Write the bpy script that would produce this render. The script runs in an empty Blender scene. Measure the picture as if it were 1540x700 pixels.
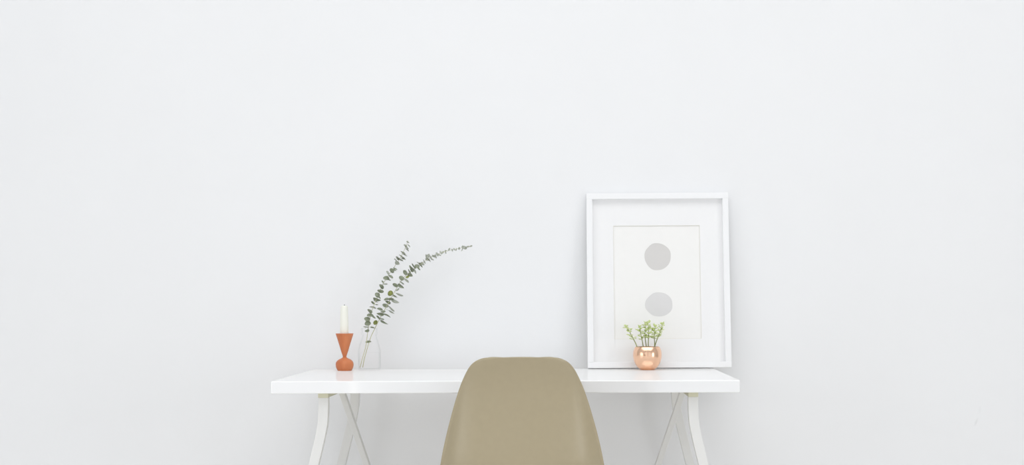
import bpy, bmesh, math, random
from mathutils import Vector, Matrix

random.seed(7)
C = bpy.context.scene.collection
PI = math.pi

# ------------------------------------------------------------------ camera
F, VX, VY = 2016.0, 845.0, 453.0          # focal length and principal point on the 1540x700 frame
DF, DESK_Z, CAM_Z = 3.43, 0.735, 0.735 + 0.2042
ROLL = math.radians(0.15)
cam_data = bpy.data.cameras.new('camera')
cam = bpy.data.objects.new('camera', cam_data)
C.objects.link(cam)
cam_data.sensor_width = 36.0
cam_data.lens = F / 1540 * 36.0
cam_data.shift_x = (770 - VX) / 1540
cam_data.shift_y = (VY - 350) / 1540
cam_data.clip_start = 0.05
cam.matrix_world = Matrix.Translation((0, -DF, CAM_Z)) @ Matrix.Rotation(PI/2, 4, 'X') @ Matrix.Rotation(-ROLL, 4, 'Z')
bpy.context.scene.camera = cam

# ------------------------------------------------------------------ light
sc = bpy.context.scene
sc.view_settings.view_transform = 'Standard'
sc.view_settings.look = 'None'
sc.view_settings.gamma = 1.0
sc.view_settings.use_curve_mapping = False
sc.view_settings.exposure = -0.96
sc.cycles.diffuse_bounces = 10
sc.cycles.max_bounces = 16
sc.cycles.transparent_max_bounces = 24
world = bpy.data.worlds.new('daylight')
sc.world = world
world.use_nodes = True
bg = world.node_tree.nodes['Background']
bg.inputs[0].default_value = (0.88, 0.94, 1.0, 1)
bg.inputs[1].default_value = 1.0

WALL_Y, XL, XR, YF, ZC = 0.66, -3.3, 4.0, -5.2, 4.2
def area(name, loc, rot, sx, sy, power, col=(1, 1, 1)):
    l = bpy.data.lights.new(name, 'AREA')
    l.shape = 'RECTANGLE'; l.size = sx; l.size_y = sy; l.energy = power; l.color = col
    o = bpy.data.objects.new(name, l); C.objects.link(o)
    o.location = loc; o.rotation_euler = rot
    return o
# daylight entering by the windows behind the camera; side and overhead fill added, unseen
area('window_daylight', (-1.35, YF+0.03, 1.38), (PI/2, 0, 0), 2.3, 2.55, 18, (0.975, 0.985, 1.0))
area('window_daylight', (1.75, YF+0.03, 1.38), (PI/2, 0, 0), 2.3, 2.55, 14, (0.975, 0.985, 1.0))
area('side_fill_light', (XL+0.03, -2.6, 0.95), (0, -PI/2, 0), 1.7, 2.4, 40, (0.975, 0.985, 1.0))  # added side fill, set low to brighten the lower wall
area('side_fill_light', (XR-0.03, -3.6, 0.95), (0, PI/2, 0), 1.7, 1.7, 70, (0.975, 0.985, 1.0))  # added side fill, gives the chair back its highlight
area('overhead_fill_light', (0.1, -2.4, ZC-0.05), (0, 0, 0), 6.0, 3.8, 190, (0.985, 0.99, 1))  # added overhead fill with no visible source, brightens the desk top

# ------------------------------------------------------------------ helpers
def P(px, py, D):
    """photograph direction (px,py) followed to distance D from the camera plane"""
    u, v = px - VX, VY - py
    c, s = math.cos(-ROLL), math.sin(-ROLL)
    u, v = c*u - s*v, s*u + c*v
    return Vector((u/F*D, D - DF, CAM_Z + v/F*D))

def lin(r, g, b):
    f = lambda c: (c/255/12.92) if c/255 <= 0.04045 else ((c/255+0.055)/1.055)**2.4
    return (f(r), f(g), f(b), 1)

def mat(name, col, rough=0.5, metal=0.0, spec=0.5, noise=0.0, scale=20.0, stretch=(1, 1, 1), col2=None, bump=0.0):
    m = bpy.data.materials.new(name); m.use_nodes = True
    nt = m.node_tree; b = nt.nodes['Principled BSDF']
    b.inputs['Roughness'].default_value = rough
    b.inputs['Metallic'].default_value = metal
    b.inputs['Specular IOR Level'].default_value = spec
    tc = nt.nodes.new('ShaderNodeTexCoord'); mp = nt.nodes.new('ShaderNodeMapping')
    mp.inputs['Scale'].default_value = stretch
    nz = nt.nodes.new('ShaderNodeTexNoise'); nz.inputs['Scale'].default_value = scale
    nz.inputs['Detail'].default_value = 4
    rp = nt.nodes.new('ShaderNodeValToRGB')
    c2 = col2 or tuple(c*(1-noise) for c in col[:3]) + (1,)
    rp.color_ramp.elements[0].color = c2; rp.color_ramp.elements[0].position = 0.3
    rp.color_ramp.elements[1].color = col; rp.color_ramp.elements[1].position = 0.7
    nt.links.new(tc.outputs['Object'], mp.inputs[0]); nt.links.new(mp.outputs[0], nz.inputs[0])
    nt.links.new(nz.outputs[0], rp.inputs[0]); nt.links.new(rp.outputs[0], b.inputs['Base Color'])
    if bump:
        bp = nt.nodes.new('ShaderNodeBump'); bp.inputs['Strength'].default_value = bump
        bp.inputs['Distance'].default_value = 0.002
        nt.links.new(nz.outputs[0], bp.inputs['Height']); nt.links.new(bp.outputs[0], b.inputs['Normal'])
    return m

def gloss_mat(name, col, fac, rough):
    """matt lacquer with a constant share of mirror gloss"""
    m = mat(name, col, 0.6, 0, 0.0, 0.01, 6)
    nt = m.node_tree; b = nt.nodes['Principled BSDF']; out = nt.nodes['Material Output']
    g = nt.nodes.new('ShaderNodeBsdfGlossy'); g.inputs['Roughness'].default_value = rough
    g.inputs['Color'].default_value = (1, 1, 1, 1)
    mx = nt.nodes.new('ShaderNodeMixShader'); mx.inputs[0].default_value = fac
    nt.links.new(b.outputs[0], mx.inputs[1]); nt.links.new(g.outputs[0], mx.inputs[2])
    nt.links.new(mx.outputs[0], out.inputs[0])
    return m

def glass_mat(name, tint, base, edge):
    """thin clear sheet: see-through, with fresnel reflections and a faint grey edge"""
    m = bpy.data.materials.new(name); m.use_nodes = True
    nt = m.node_tree; nt.nodes.remove(nt.nodes['Principled BSDF']); out = nt.nodes['Material Output']
    t = nt.nodes.new('ShaderNodeBsdfTransparent')
    g = nt.nodes.new('ShaderNodeBsdfGlossy'); g.inputs['Roughness'].default_value = 0.03
    lw = nt.nodes.new('ShaderNodeLayerWeight'); lw.inputs['Blend'].default_value = 0.25
    rp = nt.nodes.new('ShaderNodeValToRGB')
    rp.color_ramp.elements[0].color = (1, 1, 1, 1); rp.color_ramp.elements[0].position = 0.45
    rp.color_ramp.elements[1].color = tint; rp.color_ramp.elements[1].position = 1.0
    mr = nt.nodes.new('ShaderNodeMapRange'); mr.inputs['To Min'].default_value = base; mr.inputs['To Max'].default_value = edge
    mx = nt.nodes.new('ShaderNodeMixShader')
    nt.links.new(lw.outputs['Facing'], rp.inputs[0]); nt.links.new(rp.outputs[0], t.inputs[0])
    pw = nt.nodes.new('ShaderNodeMath'); pw.operation = 'POWER'; pw.inputs[1].default_value = 4.0
    lw.inputs['Blend'].default_value = 0.5
    nt.links.new(lw.outputs['Facing'], pw.inputs[0]); nt.links.new(pw.outputs[0], mr.inputs[0]); nt.links.new(mr.outputs[0], mx.inputs[0])
    nt.links.new(t.outputs[0], mx.inputs[1]); nt.links.new(g.outputs[0], mx.inputs[2])
    nt.links.new(mx.outputs[0], out.inputs[0])
    return m

def mesh_obj(name, bm, m, parent=None, origin=(0, 0, 0), smooth=True):
    o_ = Vector(origin)
    bmesh.ops.recalc_face_normals(bm, faces=bm.faces)
    for v in bm.verts: v.co -= o_
    me = bpy.data.meshes.new(name); bm.to_mesh(me); bm.free()
    me.materials.append(m)
    if smooth:
        for p in me.polygons: p.use_smooth = True
    o = bpy.data.objects.new(name, me); C.objects.link(o)
    if parent: o.parent = parent
    else: o.location = o_
    return o

def thing(name, loc, label, cat, group=None):
    o = bpy.data.objects.new(name, None); C.objects.link(o)
    o.empty_display_size = 0.05
    o.location = loc; o['label'] = label; o['category'] = cat
    if group: o['group'] = group
    return o

def struct(name, bm, m, parent=None):
    o = mesh_obj(name, bm, m, parent, smooth=False); o['kind'] = 'structure'; return o

def box(bm, x0, x1, y0, y1, z0, z1, M=None):
    vs = [bm.verts.new((x, y, z)) for x in (x0, x1) for y in (y0, y1) for z in (z0, z1)]
    if M:
        for v in vs: v.co = M @ v.co
    for f in ((0,1,3,2),(4,6,7,5),(0,4,5,1),(2,3,7,6),(0,2,6,4),(1,5,7,3)):
        bm.faces.new([vs[i] for i in f])
    return vs

def bevel(o, w, seg=2):
    b = o.modifiers.new('bevel', 'BEVEL'); b.width = w; b.segments = seg; b.limit_method = 'ANGLE'
    b.harden_normals = False
    return o

def lathe(bm, prof, c, n=48, close_top=False, close_bot=False):
    rings = []
    for r, z in prof:
        rings.append([bm.verts.new((c[0]+r*math.cos(2*PI*k/n), c[1]+r*math.sin(2*PI*k/n), c[2]+z)) for k in range(n)])
    for a, b in zip(rings, rings[1:]):
        for k in range(n):
            bm.faces.new((a[k], a[(k+1) % n], b[(k+1) % n], b[k]))
    if close_bot: bm.faces.new(rings[0][::-1])
    if close_top: bm.faces.new(rings[-1])

def tube(bm, pts, radii, n=8):
    pts = [Vector(p) for p in pts]
    if not hasattr(radii, '__len__'): radii = [radii]*len(pts)
    rings = []
    for i, p in enumerate(pts):
        t = (pts[min(i+1, len(pts)-1)] - pts[max(i-1, 0)]).normalized()
        a = t.cross(Vector((0, 1, 0)))
        if a.length < 0.1: a = t.cross(Vector((1, 0, 0)))
        a.normalize(); b = t.cross(a)
        rings.append([bm.verts.new(p + radii[i]*(a*math.cos(2*PI*k/n)+b*math.sin(2*PI*k/n))) for k in range(n)])
    for r0, r1 in zip(rings, rings[1:]):
        for k in range(n):
            bm.faces.new((r0[k], r0[(k+1) % n], r1[(k+1) % n], r1[k]))
    bm.faces.new(rings[0][::-1]); bm.faces.new(rings[-1])

def spline(pts, n=6):
    """Catmull-Rom through points"""
    pts = [Vector(p) for p in pts]; out = []
    for i in range(len(pts)-1):
        p0 = pts[max(i-1, 0)]; p1 = pts[i]; p2 = pts[i+1]; p3 = pts[min(i+2, len(pts)-1)]
        for k in range(n):
            t = k/n
            out.append(0.5*((2*p1)+(p2-p0)*t+(2*p0-5*p1+4*p2-p3)*t*t+(3*p1-p0-3*p2+p3)*t**3))
    out.append(pts[-1])
    return out

# ------------------------------------------------------------------ materials
M_wall = mat('white_wall_paint', (0.855, 0.862, 0.872, 1), 0.75, 0, 0.25, 0.012, 3.0, bump=0.02)
M_side = mat('grey_wall_paint', (0.57, 0.575, 0.58, 1), 0.75, 0, 0.25, 0.012, 3.0, bump=0.02)
M_ceil = mat('white_ceiling_paint', (0.87, 0.87, 0.87, 1), 0.8, 0, 0.2, 0.01, 4)
M_floor = mat('pale_floor', (0.86, 0.84, 0.81, 1), 0.45, 0, 0.4, 0.03, 5)
M_trim = mat('white_trim_paint', (0.80, 0.80, 0.80, 1), 0.5, 0, 0.4, 0.01, 8)
M_desk = gloss_mat('white_glossy_lacquer', (0.88, 0.88, 0.88, 1), 0.26, 0.03)
M_trestle = mat('white_trestle_paint', (0.79, 0.79, 0.775, 1), 0.5, 0, 0.4, 0.015, 12)
M_beam = mat('beige_beam_paint', lin(214, 212, 188), 0.6, 0, 0.3, 0.02, 14)
M_shell = mat('taupe_plastic', lin(168, 155, 125), 0.36, 0, 0.9, 0.03, 60)
M_wood = mat('orange_turned_wood', lin(212, 132, 86), 0.42, 0, 0.45, 0, 34, (1, 1, 0.15), lin(190, 104, 60))
M_legwood = mat('pale_leg_wood', lin(214, 180, 134), 0.5, 0, 0.4, 0, 40, (1, 1, 0.1), lin(196, 160, 114))
M_wire = mat('black_wire', lin(38, 38, 38), 0.4, 0.6, 0.5, 0.05, 30)
M_wax = mat('ivory_wax', lin(243, 243, 233), 0.5, 0, 0.4, 0.01, 20)
M_wick = mat('charred_wick', lin(70, 66, 62), 0.9, 0, 0.1, 0.2, 200)
M_copper = mat('polished_copper', (0.985, 0.64, 0.445, 1), 0.19, 1.0, 0.5, 0.02, 30)
M_soil = mat('dark_soil', lin(92, 82, 66), 0.95, 0, 0.1, 0.4, 300, bump=0.6)
M_succ = mat('pale_green_succulent', lin(226, 234, 186), 0.45, 0, 0.4, 0, 60, (1, 1, 1), lin(196, 210, 134))
M_sstem = mat('green_brown_stem', lin(158, 164, 104), 0.6, 0, 0.3, 0.2, 90)
M_euc = mat('grey_green_leaf', lin(190, 196, 178), 0.6, 0, 0.3, 0, 90, (1, 1, 1), lin(164, 172, 148))
M_eucg = mat('yellow_green_leaf', lin(186, 192, 126), 0.55, 0, 0.3, 0, 90, (1, 1, 1), lin(156, 164, 98))
M_eucp = mat('pale_grey_leaf', lin(216, 219, 210), 0.6, 0, 0.3, 0, 90, (1, 1, 1), lin(200, 204, 192))
M_estem = mat('olive_stem', lin(200, 200, 162), 0.6, 0, 0.3, 0.15, 60)
M_glass = glass_mat('clear_glass', (0.955, 0.963, 0.96, 1), 0.0, 0.25)
M_water = glass_mat('clear_water', (0.97, 0.98, 0.975, 1), 0.0, 0.1)
M_frame = mat('white_frame_lacquer', (0.89, 0.895, 0.905, 1), 0.4, 0, 0.4, 0.008, 10)
M_mat = mat('white_mat_board', (0.875, 0.875, 0.88, 1), 0.85, 0, 0.1, 0.006, 80)
M_core = mat('cream_board_core', lin(232, 230, 222), 0.85, 0, 0.1, 0.01, 60)
M_paper = mat('warm_white_paper', (0.885, 0.88, 0.865, 1), 0.85, 0, 0.1, 0.006, 60)
M_dot1 = mat('grey_ink', lin(215, 213, 211), 0.85, 0, 0.1, 0.02, 25)
M_dot2 = mat('pale_grey_ink', lin(222, 221, 221), 0.85, 0, 0.1, 0.03, 25)

# faint scuff on the right of the wall (two short grey strokes)
def add_scuff(m, strokes):
    nt = m.node_tree; b = nt.nodes['Principled BSDF']
    src = b.inputs['Base Color'].links[0].from_socket
    tc = nt.nodes.new('ShaderNodeTexCoord')
    for (cx, cz, ang, L, W, k) in strokes:
        mp = nt.nodes.new('ShaderNodeMapping'); mp.vector_type = 'TEXTURE'
        mp.inputs['Location'].default_value = (cx, WALL_Y, cz)
        mp.inputs['Rotation'].default_value = (0, ang, 0)
        mp.inputs['Scale'].default_value = (W, 10, L)
        ln = nt.nodes.new('ShaderNodeVectorMath'); ln.operation = 'LENGTH'
        mr = nt.nodes.new('ShaderNodeMapRange')
        mr.inputs['From Min'].default_value = 1.0; mr.inputs['From Max'].default_value = 0.2
        mr.inputs['To Max'].default_value = k
        mx = nt.nodes.new('ShaderNodeMixRGB'); mx.inputs[2].default_value = (0.5, 0.51, 0.51, 1)
        nt.links.new(tc.outputs['Object'], mp.inputs[0]); nt.links.new(mp.outputs[0], ln.inputs[0])
        nt.links.new(ln.outputs['Value'], mr.inputs[0]); nt.links.new(mr.outputs[0], mx.inputs[0])
        nt.links.new(src, mx.inputs[1]); src = mx.outputs[0]
    nt.links.new(src, b.inputs['Base Color'])
M_wallb = M_wall.copy(); M_wallb.name = 'white_wall_paint_scuffed'
pa, pb = P(1468, 635.5, DF+WALL_Y), P(1473.5, 617, DF+WALL_Y)
add_scuff(M_wallb, [(pa.x, pa.z, 0.4, 0.016, 0.0045, 0.22), (pb.x, pb.z, 0.1, 0.016, 0.006, 0.07)])

# ------------------------------------------------------------------ the room
T = 0.12
bm = bmesh.new(); box(bm, XL, XR, YF, WALL_Y, -T, 0); struct('floor', bm, M_floor)
bm = bmesh.new(); box(bm, XL-T, XR+T, YF-T, WALL_Y+T, ZC, ZC+T); struct('ceiling', bm, M_ceil)
bm = bmesh.new(); box(bm, XL-T, XR+T, WALL_Y, WALL_Y+T, -T, ZC); struct('wall_back', bm, M_wallb)

def holed(bm, axis, a0, a1, p0, p1, holes, z0, z1):
    """wall along an axis with window openings (h0,h1,hz0,hz1)"""
    def bx(s0, s1, q0, q1):
        if axis == 'x': box(bm, s0, s1, p0, p1, q0, q1)
        else: box(bm, p0, p1, s0, s1, q0, q1)
    cur = a0
    for h0, h1, hz0, hz1 in holes:
        bx(cur, h0, z0, z1); bx(h0, h1, z0, hz0); bx(h0, h1, hz1, z1); cur = h1
    bx(cur, a1, z0, z1)
FW = [(-2.55, -0.15, 0.08, 2.7), (0.55, 2.95, 0.08, 2.7)]
SW = [(-3.85, -1.35, 0.08, 1.82)]  # unseen opening, kept low to brighten the foot of the wall
SR = [(-4.5, -2.7, 0.08, 1.82)]  # unseen opening, added for the light it throws on the chair
bm = bmesh.new(); holed(bm, 'y', YF-T, WALL_Y, XR, XR+T, SR, -T, ZC); struct('wall_right', bm, M_side)
bm = bmesh.new(); holed(bm, 'x', XL-T, XR, YF-T, YF, FW, -T, ZC); struct('wall_front', bm, M_side)
bm = bmesh.new(); holed(bm, 'y', YF, WALL_Y, XL-T, XL, SW, -T, ZC); struct('wall_left', bm, M_side)
for i, (h, ax) in enumerate([(FW[0], 'x'), (FW[1], 'x'), (SW[0], 'y'), (SR[0], 'r')]):
    bm = bmesh.new(); w = 0.05
    def bx(s0, s1, q0, q1):
        if ax == 'x': box(bm, s0, s1, YF-0.09, YF-0.04, q0, q1)
        elif ax == 'y': box(bm, XL-0.09, XL-0.04, s0, s1, q0, q1)
        else: box(bm, XR+0.04, XR+0.09, s0, s1, q0, q1)
    bx(h[0], h[1], h[2], h[2]+w); bx(h[0], h[1], h[3]-w, h[3])
    mid = (h[0]+h[1])/2
    for s in (h[0], mid-w/2, h[1]-w): bx(s, s+w, h[2]+w, h[3]-w)
    struct('window_%d' % (i+1), bm, M_trim)
for nm, a in (('baseboard_back', (XL, XR, WALL_Y-0.015, WALL_Y, 0, 0.09)), ('baseboard_left', (XL, XL+0.015, YF, WALL_Y-0.015, 0, 0.09)),
              ('baseboard_right', (XR-0.015, XR, YF, WALL_Y-0.015, 0, 0.09))):
    bm = bmesh.new(); box(bm, *a); struct(nm, bm, M_trim)

# ------------------------------------------------------------------ desk on two trestles
xl, xr = P(407.5, 573.2, DF).x, P(1113, 572.4, DF).x
desk = thing('desk', ((xl+xr)/2, 0.3, 0), 'white desk with a glossy rectangular top on two splayed trestles', 'desk')
bo = desk.location.copy()
bm = bmesh.new(); box(bm, xl, xr, 0, 0.6, DESK_Z-0.0315, DESK_Z)
bevel(mesh_obj('tabletop', bm, M_desk, desk, bo, False), 0.0015, 2)
UND = DESK_Z - 0.0315
TCX = -0.139          # trestles mirror about this x
LEGPX = [(486.5, 597), (486.3, 618), (485, 638), (481.8, 656), (477.3, 676), (471.5, 700)]
def trestle(side):
    bm = bmesh.new()
    S = lambda x: x if side < 0 else 2*TCX - x
    xa, xb = sorted((S(P(479, 598, 3.46).x), S(P(494, 598, 3.46).x)))
    box(bm, xa, xb, 0.022, 0.585, UND-0.0125, UND)
    # the trestle itself carries the top beam; legs and brace hang from it
    t = thing('trestle', (0, 0, 0), '', '')
    del t['label']; del t['category']
    t.parent = desk
    bevel(mesh_obj('top_beam', bm, M_beam, t, bo, False), 0.001)
    path = [P(x, y, 3.46) for x, y in LEGPX]
    d = (path[-1]-path[-2]).normalized()
    path.append(path[-1] + d*(path[-1].z*0.5/-d.z)); path.append(path[-2] + d*(path[-2].z/-d.z)); path[-1].z = 0
    path[0].z = UND-0.0125
    path = spline(path, 6)
    for y0, y1 in ((0.026, 0.05), (0.553, 0.577)):
        bm = bmesh.new(); rings = []
        for p in path:
            ring = [bm.verts.new((S(p.x+dx), y, p.z)) for dx, y in ((-0.0128, y0), (0.0128, y0), (0.0128, y1), (-0.0128, y1))]
            rings.append(ring)
        for a, b in zip(rings, rings[1:]):
            for k in range(4): bm.faces.new((a[k], a[(k+1) % 4], b[(k+1) % 4], b[k]))
        bm.faces.new(rings[0]); bm.faces.new(rings[-1])
        bevel(mesh_obj('leg', bm, M_trestle, t, bo, False), 0.0012)
    a, b = P(519, 594, 3.74), P(555.3, 700, 3.74)
    sl = (b.x-a.x)/(b.z-a.z)
    zt = UND-0.0125
    xt, x0 = a.x + sl*(zt-a.z), a.x + sl*(0-a.z)
    bm = bmesh.new(); w = 0.0165
    vs = [bm.verts.new((S(x), y, z)) for x, z in ((xt, zt), (xt-w, zt), (x0-w, 0), (x0, 0)) for y in (0.31, 0.337)]
    for f in ((0, 2, 4, 6), (1, 7, 5, 3), (0, 1, 3, 2), (2, 3, 5, 4), (4, 5, 7, 6), (6, 7, 1, 0)):
        bm.faces.new([vs[i] for i in f])
    bevel(mesh_obj('brace_leg', bm, M_trestle, t, bo, False), 0.001)
trestle(-1); trestle(1)

# ------------------------------------------------------------------ moulded shell chair
CH = P(783, 538, 3.21)
chair = thing('shell_chair', (CH.x, 0.02, 0), 'taupe moulded plastic shell chair with curved back pushed towards the white desk', 'chair')
co = chair.location.copy()
rows_px = [(538.0, 44), (538.6, 54), (540.0, 60.5), (542.4, 66.5), (545.8, 72), (551, 77.3), (559, 82.3), (570, 87.8), (583, 93),
           (596, 97.7), (618, 104.3), (640, 110.3), (665, 116.6), (697, 123)]
rows = []                                     # (y, z, half width, wrap)
for py, hw in rows_px:
    f = (py-538)/160
    wr = 0.011 + 0.062*min(1, f*1.1)
    Dc = 3.21 + 0.040*(1-(1-min(f, 1))**4)
    De = Dc + wr
    rows.append([Dc-DF, CAM_Z-(py-VY)/F*De, hw/F*De, wr])
y0, z0 = rows[-1][0], rows[-1][1]
for dy, z, hw, wr in ((0.012, 0.505, 0.203, 0.076), (0.027, 0.475, 0.214, 0.077), (0.050, 0.45, 0.222, 0.070), (0.085, 0.432, 0.228, 0.058),
                      (0.135, 0.422, 0.231, 0.042), (0.20, 0.420, 0.231, 0.036), (0.265, 0.424, 0.227, 0.028), (0.315, 0.429, 0.216, 0.018),
                      (0.35, 0.428, 0.198, 0.01), (0.372, 0.421, 0.17, 0.004), (0.382, 0.412, 0.13, 0.0)):
    rows.append([y0+dy, z, hw, wr])
NU = 28
us = [math.sin(PI/2*(2*k/NU-1))*0.55 + (2*k/NU-1)*0.45 for k in range(NU+1)]
bm = bmesh.new(); grid = []
for i, (y, z, hw, wr) in enumerate(rows):
    pa_, pb_ = rows[max(i-1, 0)], rows[min(i+1, len(rows)-1)]
    ty, tz = pb_[0]-pa_[0], pb_[1]-pa_[1]
    L = math.hypot(ty, tz); ny, nz = -tz/L, ty/L
    if i < len(rows_px): ny, nz = 1.0, 0.0             # towards the sitter (forward on the back, up on the seat)
    row = []
    for u in us:
        a = abs(u)
        k = 0.45*a**2 + 0.55*a**7 if a < 0.97 else 0.45*0.97**2 + 0.55*0.97**7 - 1.2*(a-0.97)
        lift = 0.0016*(1-u*u)*(1, 0.7, 0.4, 0.2)[i] if i < 4 else 0
        row.append(bm.verts.new((CH.x + hw*u, y + ny*wr*k, z + nz*wr*k + lift)))
    grid.append(row)
for r0, r1 in zip(grid, grid[1:]):
    for k in range(NU): bm.faces.new((r0[k], r0[k+1], r1[k+1], r1[k]))
shell = mesh_obj('seat_shell', bm, M_shell, chair, co)
sd = shell.modifiers.new('thickness', 'SOLIDIFY'); sd.thickness = 0.0045; sd.offset = 0
ss = shell.modifiers.new('smooth', 'SUBSURF'); ss.levels = 1; ss.render_levels = 2
seat_y = y0 + 0.19
top_pts, bot_pts = [], []
for sx in (-1, 1):
    for sy in (-1, 1):
        a = Vector((CH.x+sx*0.115, seat_y+sy*0.105, 0.395)); b = Vector((CH.x+sx*0.215, seat_y+sy*0.215, 0.0))
        top_pts.append(a); bot_pts.append(b)
        bm = bmesh.new(); tube(bm, [a, a.lerp(b, 0.4), b], [0.013, 0.014, 0.009], 14); mesh_obj('leg', bm, M_legwood, chair, co)
        bm = bmesh.new(); tube(bm, [a+Vector((0, 0, -0.004)), a+Vector((-sx*0.012, 0, 0.032))], [0.009, 0.012], 12); mesh_obj('shock_mount', bm, M_wire, chair, co)
for i, j in ((0, 1), (2, 3), (0, 2), (1, 3)):
    bm = bmesh.new(); tube(bm, [top_pts[i].lerp(bot_pts[i], 0.1), top_pts[j].lerp(bot_pts[j], 0.6)], 0.0035, 8); mesh_obj('strut', bm, M_wire, chair, co)
    bm = bmesh.new(); tube(bm, [top_pts[j].lerp(bot_pts[j], 0.1), top_pts[i].lerp(bot_pts[i], 0.6)], 0.0035, 8); mesh_obj('strut', bm, M_wire, chair, co)

# ------------------------------------------------------------------ framed print leaning on the wall
FB, FTOP = 0.575, 0.0                         # front of the frame's foot
fl = P(884, 555.5, DF+FB).x
FWD, FHT, FD = 0.430, 0.531, 0.024
lean = math.atan2(WALL_Y - 0.001 - FD - FB, FHT) 
lean = math.asin(min(0.2, (WALL_Y-0.0015-FB-FD*math.cos(lean))/FHT))
fr = thing('picture_frame', (fl, FB, DESK_Z+FD*math.sin(lean)+0.0003), 'white framed abstract print of two grey circles leaning on the wall behind the copper pot', 'picture')
# local frame: x right, y into the wall, z up the picture; leans back, and sits a hair askew
fr.rotation_euler = (-lean, math.radians(-0.22), 0)
B, RB = 0.0178, 0.0165                          # border width, recess of the mat board
def fbar(n, x0, x1, z0, z1):
    bm = bmesh.new(); box(bm, x0, x1, 0, FD, z0, z1); return bevel(mesh_obj(n, bm, M_frame, fr, (0, 0, 0), False), 0.0008)
fbar('frame_rail', 0, FWD, 0, B); fbar('frame_rail', 0, FWD, FHT-B, FHT)
fbar('frame_stile', 0, B, B, FHT-B); fbar('frame_stile', FWD-B, FWD, B, FHT-B)
ox0, ox1, oz0, oz1 = 0.081, 0.3435, 0.088, 0.4335     # window cut in the mat
bm = bmesh.new()
outer = [(B-0.002, B-0.002), (FWD-B+0.002, B-0.002), (FWD-B+0.002, FHT-B+0.002), (B-0.002, FHT-B+0.002)]
inner = [(ox0, oz0), (ox1, oz0), (ox1, oz1), (ox0, oz1)]
def ring(pts, y): return [bm.verts.new((x, y, z)) for x, z in pts]
a, b, c, d = ring(outer, RB), ring(inner, RB), ring(inner, RB+0.0025), ring(outer, RB+0.0025)
for p, q in ((a, b), (b, c), (c, d), (d, a)):
    for k in range(4): bm.faces.new((p[k], p[(k+1) % 4], q[(k+1) % 4], q[k]))
mo = mesh_obj('mat_board', bm, M_mat, fr, (0, 0, 0), False)
bm = bmesh.new()
e = 0.0009
for x0, x1, z0_, z1_ in ((ox0, ox1, oz1-e, oz1), (ox0, ox1, oz0, oz0+e), (ox0, ox0+e, oz0+e, oz1-e), (ox1-e, ox1, oz0+e, oz1-e)):
    box(bm, x0, x1, RB+0.0006, RB+0.0024, z0_, z1_)
mesh_obj('bevel_edge', bm, M_core, mo, (0, 0, 0), False)
bm = bmesh.new(); box(bm, B, FWD-B, RB+0.0027, RB+0.0037, B, FHT-B); pp = mesh_obj('print_paper', bm, M_paper, fr, (0, 0, 0), False)
bm = bmesh.new(); box(bm, B-0.003, FWD-B+0.003, RB+0.004, FD-0.0005, B-0.003, FHT-B+0.003); mesh_obj('backing_board', bm, M_core, fr, (0, 0, 0), False)
Mfr = Matrix.Translation(fr.location) @ fr.rotation_euler.to_matrix().to_4x4()
def on_frame(px, py):
    cam_p = Vector((0, -DF, CAM_Z)); dr = (P(px, py, 4.0)-cam_p)
    Mi = Mfr.inverted(); o_, d_ = Mi @ cam_p, Mi.to_3x3() @ dr
    t = (RB+0.0027-o_.y)/d_.y; q = o_+d_*t
    return q.x, q.z
for cx, cy, rx, ry, m, sd_ in ((989, 386.3, 20, 20.8, M_dot1, 1), (991, 458.3, 20.8, 18.4, M_dot2, 5)):
    x, z = on_frame(cx, cy); k = 4.03/F
    rnd = random.Random(sd_); ph = [rnd.uniform(0, 6.28) for _ in range(4)]
    bm = bmesh.new(); N = 72; top, bot = [], []
    for i in range(N):
        t = 2*PI*i/N
        w = 1 + 0.012*math.sin(3*t+ph[0]) + 0.012*math.sin(5*t+ph[1]) + 0.006*math.sin(8*t+ph[2])
        top.append(bm.verts.new((x+rx*k*w*math.cos(t), RB+0.0024, z+ry*k*w*math.sin(t))))
        bot.append(bm.verts.new((x+rx*k*w*math.cos(t), RB+0.0028, z+ry*k*w*math.sin(t))))
    bm.faces.new(top); bm.faces.new(bot[::-1])
    for i in range(N): bm.faces.new((top[i], top[(i+1) % N], bot[(i+1) % N], bot[i]))
    mesh_obj('printed_circle', bm, m, pp, (0, 0, 0), False)

# ------------------------------------------------------------------ candle holder and candle
HD = 3.96; hk = HD/F
hc = P(518.3, 540, HD); hc.z = DESK_Z
holder = thing('candle_holder', hc, 'orange turned wood candle holder, cone over a round foot, left on the desk', 'candle holder')
Hz = lambda py: (557.0-py)*hk
bm = bmesh.new()
lathe(bm, [(10.2*hk, 0), (10.7*hk, 0.6*hk)] + [(r*hk, Hz(y)) for y, r in ((554.5, 11.9), (551.5, 13.0), (548, 13.4), (545, 13.0), (542.3, 11.4),
      (540.2, 8.6), (538.8, 5.6), (537.6, 3.6))] + [(2.6*hk, Hz(536.6))], hc, 48, True, True)
mesh_obj('round_foot', bm, M_wood, holder, hc)
bm = bmesh.new()
lathe(bm, [(2.5*hk, Hz(536.9))] + [(r*hk, Hz(y)) for y, r in ((535.6, 2.8), (534, 3.2), (530, 4.6), (515, 9.1), (502.4, 13.0), (501.5, 13.4), (501.2, 13.1))]
      + [(6.6*hk, Hz(501.2)), (6.5*hk, Hz(506.2))], hc, 48, True, True)
cone = mesh_obj('cone_cup', bm, M_wood, holder, hc)
for o in holder.children:
    es = o.modifiers.new('edge', 'EDGE_SPLIT'); es.split_angle = math.radians(50)
cb = hc + Vector((-0.0008, 0, Hz(505.8)))
cand = thing('candle', cb, 'short ivory taper candle with burnt wick standing in the orange wooden holder', 'candle')
ch = (505.8-459.3)*hk
bm = bmesh.new()
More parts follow.
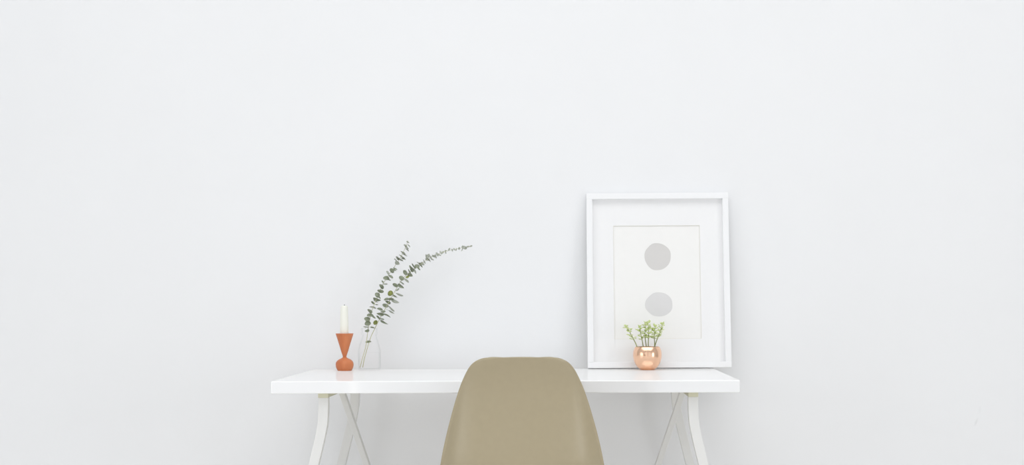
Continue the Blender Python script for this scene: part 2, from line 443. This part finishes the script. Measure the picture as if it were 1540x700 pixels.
lathe(bm, [(6.1*hk, 0), (6.4*hk, 0.12*ch), (6.0*hk, 0.55*ch), (5.4*hk, 0.93*ch), (4.9*hk, 0.975*ch), (3.4*hk, ch), (1.6*hk, ch-0.0004), (0.4*hk, ch-0.0008)], cb, 32, True, True)
mesh_obj('wax_body', bm, M_wax, cand, cb)
bm = bmesh.new(); p = cb+Vector((0, 0, ch-0.002)); tube(bm, [p, p+Vector((0.0002, 0, 0.003)), p+Vector((0.0010, 0, 0.0056))], [0.0009, 0.0009, 0.0007], 8)
mesh_obj('wick', bm, M_wick, cand, cb)

# ------------------------------------------------------------------ glass jar with water
JD = 3.975; jk = JD/F
jc = P(555.6, 540, JD); jc.z = DESK_Z
jar = thing('glass_jar', jc, 'small clear glass jar with narrow neck holding the eucalyptus, right of the wooden candle holder', 'jar')
Jz = lambda py: (556.2-py)*jk
prof = [(15.0, 556.2), (16.4, 555.2), (16.8, 553), (16.9, 534), (16.8, 529), (16.2, 523.5), (14.8, 517.5), (12.8, 511.5), (11.2, 506.5), (10.6, 503.8),
        (11.4, 502.9), (12.2, 501.6), (12.4, 499.4), (11.5, 497.8), (12.3, 496.2), (12.6, 494.5), (11.9, 493.0)]
ins = [(11.0, 493.3), (10.8, 495), (9.9, 503), (10.4, 506.5), (12.0, 511.5), (14.0, 517.5), (15.4, 523.5), (16.0, 529), (16.1, 535), (16.0, 552), (15.0, 553.6), (8, 554.2)]
bm = bmesh.new(); lathe(bm, [(r*jk, Jz(y)) for r, y in prof+ins], jc, 56, True, True)
mesh_obj('glass_body', bm, M_glass, jar, jc)
bm = bmesh.new()
lathe(bm, [(7.8*jk, Jz(554.0)), (14.8*jk, Jz(553.4)), (15.55*jk, Jz(551.8)), (15.55*jk, Jz(535)), (15.2*jk, Jz(530.6)), (14.9*jk, Jz(529.8))], jc, 48, True, True)
mesh_obj('water', bm, M_water, jar, jc)

# ------------------------------------------------------------------ eucalyptus branches
L1 = [(613.5,364.5,5,2,-30),(610,370,6,3,-35),(612.5,376,6,2,-40),(606,380.5,8,3,-35),(604,386,10,2.2,-35),(602,391,9,2,-20),(598,388.5,7,3,-50),
 (597.4,396,7,5.5,-20),(594.5,404.5,6,2,-30),(589.4,407.4,7.5,6,-50),(583.5,411,7,2.5,-60),(588,416.5,7,3,-35),(580.8,418.6,8.5,6,-10),(579,427.5,7,2,-5),
 (575.5,424,4,2,-50),(573.8,431.4,8,5.5,-45),(572.2,438.3,9,5,-10),(567.5,444,7.5,6.5,-50),(566.7,450.9,11,4.5,-15),(561,456,6.5,3.5,-40),
 (566.5,458.5,4,1.5,-10),(560.6,462.8,9.5,3,-12),(556.2,468.3,8,5,-35),(556.8,474.6,9.5,4.5,-8),(562,477.5,6,2,-35),(552,480.3,8,6.5,-20),
 (553.1,486.8,8.5,7,15),(551,492.2,8,2,-5)]
L1 += [(608.5,383,9,2,-38),(611.5,372.5,7,1.8,-35),(600,389.5,10,2,-33),(606.5,389.5,7,1.8,-20),(596,392.5,8,2,-48),(615,370,5,1.8,-45),(593,406.5,6,2,-25),(585,421,5,2,-20),(570,447.5,6,2,-40),(565,453.5,7,2.2,-30)]
N1 = [(552,498,6.5,4,5),(554,514.5,8,3.5,10)]
L2 = [(564.5,485.5,7,6,45,1),(594.5,429.4,8,5.5,-30),(602.6,430.8,10,4,-35),(587,441.5,8,7.5,45,1),(600.5,443.5,11,3,-20),(581,450.5,7,4,10),(583.5,455,8,3.5,-30),
 (588,450,8,3,5),(594,453.5,12,4,-25),(580,460,9,5,-20),(588,464.5,12,3,-42),(571.4,465.4,8,3.5,-20),(572,473,10,4,-15),(576,469,7,3,0),
 (582,474.8,11,3,-25),(577.7,485.4,12,1.8,-28),(569,478,7,2,-50),(603.8,418.8,7.5,6,-45),(611,422,9,2.5,-40),(609.5,410.5,8,6,-55),(617,414,7,5,-20),
 (613,416.5,6,4,30,1),(619.5,405.5,8,5.5,-60),(623.5,408,8,2.5,-60),(627.4,400.6,7,5,-35),(624,402,5,2,-60),(630,404.5,5,2,-50),(635.5,397,6,3.5,-45),
 (642.5,390.5,6,3.5,-25),(643.7,385.5,7,5,60),(646,392,5,2,-60),(652,385.5,5,3,-30),(657.4,382.8,6,3,-60),(661,384,5,2,-20),(666,380,4.5,2.5,50),
 (671,377.5,4,2,-20),(675.5,375.6,4.5,3,60),(683,375,3.5,2,-60),(690.5,374,4,3,80),(695,375.8,5,2,70),(698.5,373,6,4,-50),(703,371.5,5,2,20),(708,370.5,5,2,25)]
L2 += [(616,409,8,2,-60),(622,401,9,2.2,-62),(617.5,402,6,2.5,-55),(633,399,8,2,-58),(629,396,7,2,-40),(638,393.5,7,2,-62),(641.5,386.5,7,3,-70),(648,388,7,2,-60),(655,386,6,2,-70),(650,390.5,5,2,-20),(663,380.5,6,2,-65),(670,379.5,5,2,-70),(680,376.5,4,1.8,-75),(686,375.5,4,1.8,70),(695,371.5,4,2,60),(701,373,4,2,-60),(594,446,7,2,-30),(604,425.5,8,2.2,-38),(598,436,6,2,40),(589,470,9,2.4,-30),(574,480,7,2.4,-20)]
N2 = [(560,493,6,2.5,-10)]
S1 = [(541.5,553.2),(545.5,538),(550,522),(552,508),(553.5,496),(555.5,484),(558.5,470),(564,455.5),(570,441),(577,426),(586,411.5),(595.5,398),(603.5,385.5),(609.5,373),(613.8,362.5)]
S2 = [(545.5,553.2),(548,540),(552.5,524),(557.5,508),(563.5,495),(569.5,483),(576,470.5),(584.5,455.5),(592.5,441),(600,428),(608,417),(620,407),(635,396),(650,386.3),(668,379),(690,374),(709,370.3)]
def branch(label, S, leaves, D0, D1, r0, r1, seed):
    rnd = random.Random(seed)
    n = len(S)
    ctrl = [P(x, y, D0+(D1-D0)*(i/(n-1))**1.5) for i, (x, y) in enumerate(S)]
    base = ctrl[0].copy()
    t = thing('eucalyptus_branch', base, label, 'branch', 'eucalyptus branches in the glass jar')
    path = spline(ctrl, 5)
    bm = bmesh.new(); m_ = len(path)
    tube(bm, path, [r0+(r1-r0)*i/(m_-1) for i in range(m_)], 8)
    mesh_obj('stem', bm, M_estem, t, base)
    for i, lf in enumerate(leaves):
        x, y, a, b, ang = lf[:5]
        # nearest stem point (in the picture plane)
        c0 = P(x, y, D0)
        j = min(range(m_), key=lambda q: (path[q].x-c0.x)**2+(path[q].z-c0.z)**2)
        sp = path[j]
        D = sp.y + DF
        R = 1.1*a/2/F*D
        blob = b/a > 0.6
        side = -1 if blob else rnd.choice((-1, 1))
        c = P(x, y, D + side*min(R*0.9, 0.006))
        th = math.radians(ang)
        ax = Vector((math.cos(th), 0, math.sin(th)))
        up = Vector((-math.sin(th), 0, math.cos(th)))
        tilt = math.acos(max(0.15, min(1, b/a)))*rnd.choice((-1, 1))
        # long axis points away from the stem
        if (c-sp).dot(ax) < 0: ax = -ax; up = -up
        nrm = (Vector((0, -1, 0))*math.cos(tilt) + up*math.sin(tilt)).normalized()
        vx = ax; vy = nrm.cross(ax).normalized()
        bm = bmesh.new(); N = 12
        cup = 0.16*R
        ctr = bm.verts.new(c - nrm*cup)
        r1v, r2v = [], []
        for k in range(N):
            q = 2*PI*k/N
            sx = math.cos(q); sy = math.sin(q)*0.96*(1-0.10*math.cos(q))
            r1v.append(bm.verts.new(c + (vx*sx+vy*sy)*R*0.55 - nrm*cup*0.75))
            r2v.append(bm.verts.new(c + (vx*sx*(1.06 if k == 0 else 1)+vy*sy)*R + nrm*0.08*R*math.sin(2*q+i)))
        for k in range(N):
            k2 = (k+1) % N
            bm.faces.new((ctr, r1v[k], r1v[k2])); bm.faces.new((r1v[k], r2v[k], r2v[k2], r1v[k2]))
        e = c - vx*R*0.85
        bmesh.ops.solidify(bm, geom=bm.faces[:], thickness=0.0004)
        if (e-sp).length > 0.0006: tube(bm, [sp, sp.lerp(e, 0.5)-nrm*0.0003, e], [0.0006, 0.0005, 0.0004], 5)
        mm = M_eucg if len(lf) > 5 else (M_eucp if y < 398 or (b/a < 0.36 and rnd.random() < 0.7) else M_euc)
        mesh_obj('leaf', bm, mm, t, base)
    return t
branch('shorter upright eucalyptus branch with round grey-green leaves, left one in the glass jar', S1, L1+N1, 3.972, 3.985, 0.0011, 0.0005, 3)
branch('longer eucalyptus branch in the glass jar arching far over to the right', S2, L2+N2, 3.978, 4.02, 0.0012, 0.0004, 5)

# ------------------------------------------------------------------ copper pot with succulent
PD = 3.955; pk = PD/F
pc = P(973.6, 540, PD); pc.z = DESK_Z
plant = thing('potted_succulent', pc, 'small leafy green succulent in a round polished copper pot before the framed print', 'potted plant')
Pz = lambda py: (557.4-py)*pk
bm = bmesh.new()
prof = [(9.6, 557.4), (10.6, 557.2), (10.9, 556.2), (13.0, 555.2), (15.6, 552.6), (18.2, 549), (20.2, 544.5), (21.4, 539), (21.7, 534), (21.2, 529.5), (20.1, 526), (18.6, 523.2), (18.2, 522.4)]
ins = [(17.6, 522.5), (18.6, 524.5), (20.1, 529), (20.7, 534), (20.2, 540), (18, 547)]
lathe(bm, [(r*pk, Pz(y)) for r, y in prof+ins], pc, 64, False, True)
pot = mesh_obj('copper_pot', bm, M_copper, plant, pc)
sb = pot.modifiers.new('smooth', 'SUBSURF'); sb.levels = 1; sb.render_levels = 2
bm = bmesh.new()
lathe(bm, [(20.3*pk, Pz(529.5)), (18, 0)] and [(19.4*pk, Pz(527.6)), (14*pk, Pz(526.6)), (8*pk, Pz(526.0)), (2*pk, Pz(525.8))], pc, 32, True, True)
mesh_obj('soil', bm, M_soil, plant, pc)

def succ_leaf_mesh(nm, L, W, Tk):
    bm = bmesh.new(); rings = []
    for s, w in ((0.0, 0.22), (0.18, 0.55), (0.45, 0.95), (0.68, 1.0), (0.87, 0.66), (1.0, 0.12)):
        rings.append([bm.verts.new((s*L, W/2*w*math.cos(2*PI*k/8), Tk/2*w*math.sin(2*PI*k/8)+0.12*L*s*s)) for k in range(8)])
    for a, b in zip(rings, rings[1:]):
        for k in range(8): bm.faces.new((a[k], a[(k+1) % 8], b[(k+1) % 8], b[k]))
    bm.faces.new(rings[0]); bm.faces.new(rings[-1])
    bmesh.ops.recalc_face_normals(bm, faces=bm.faces)
    me = bpy.data.meshes.new(nm); bm.to_mesh(me); bm.free(); me.materials.append(M_succ)
    for p in me.polygons: p.use_smooth = True
    return me
LM = [succ_leaf_mesh('succulent_leaf', 0.0118, 0.0068, 0.0026), succ_leaf_mesh('succulent_leaf', 0.0095, 0.0056, 0.0024), succ_leaf_mesh('succulent_leaf', 0.0135, 0.0072, 0.0026)]
rs = random.Random(11)
STEMS = [([(960, 527), (956, 517), (950.5, 506.5), (945, 496.5), (941, 492.5)], 3.945, 5, 1.0),
         ([(968, 527), (966.6, 517), (964.5, 507), (962.8, 498), (962, 492.5)], 3.95, 4, 0.9),
         ([(975, 527), (975, 516), (975.3, 505), (975.5, 496), (974.5, 487.5)], 3.945, 6, 1.0),
         ([(984.5, 527), (984.5, 516), (984, 506), (984.5, 498), (985.5, 493)], 3.945, 6, 1.0),
         ([(983, 527), (987, 514), (991, 504), (994, 495), (995.8, 489.5)], 3.965, 5, 1.0),
         ([(973, 527), (971, 515), (970, 505), (970.5, 496), (972, 487)], 3.975, 5, 0.9)]
for si, (pts, D, nl, ls) in enumerate(STEMS):
    ctrl = [P(x, y, PD + (D-PD)*(0.4+0.6*i/4)) for i, (x, y) in enumerate(pts)]
    path = spline(ctrl, 5)
    bm = bmesh.new(); tube(bm, path, [0.0016-0.0009*i/(len(path)-1) for i in range(len(path))], 8)
    st = mesh_obj('stem', bm, M_sstem, plant, pc)
    nl = nl+2
    for li in range(nl+1):
        f = 0.40 + 0.60*li/nl
        idx = min(len(path)-1, int(f*(len(path)-1)))
        p = path[idx]; tg = (path[min(idx+1, len(path)-1)]-path[max(idx-1, 0)]).normalized()
        if p.z < pc.z + Pz(520): continue
        top = li == nl
        for q in range(5 if top else 2 + (li % 2)):
            az = (q*2.3 if not top else q*1.256) + li*PI/2*0.95 + rs.uniform(-0.4, 0.4) + si
            el = rs.uniform(0.5, 0.95) if top else rs.uniform(-0.05, 0.6)
            d = Vector((math.cos(az)*math.cos(el), math.sin(az)*math.cos(el), math.sin(el)))
            o = bpy.data.objects.new('leaf', rs.choice(LM)); C.objects.link(o); o.parent = st
            sd_ = d.cross(Vector((0, 0, 1))).normalized(); upv = sd_.cross(d)
            Mx = Matrix((d, -sd_, upv)).transposed()
            s = ls*rs.uniform(0.9, 1.4)*(0.85 if top else 1)
            o.matrix_local = Matrix.Translation(p - pc) @ Mx.to_4x4() @ Matrix.Scale(s, 4)
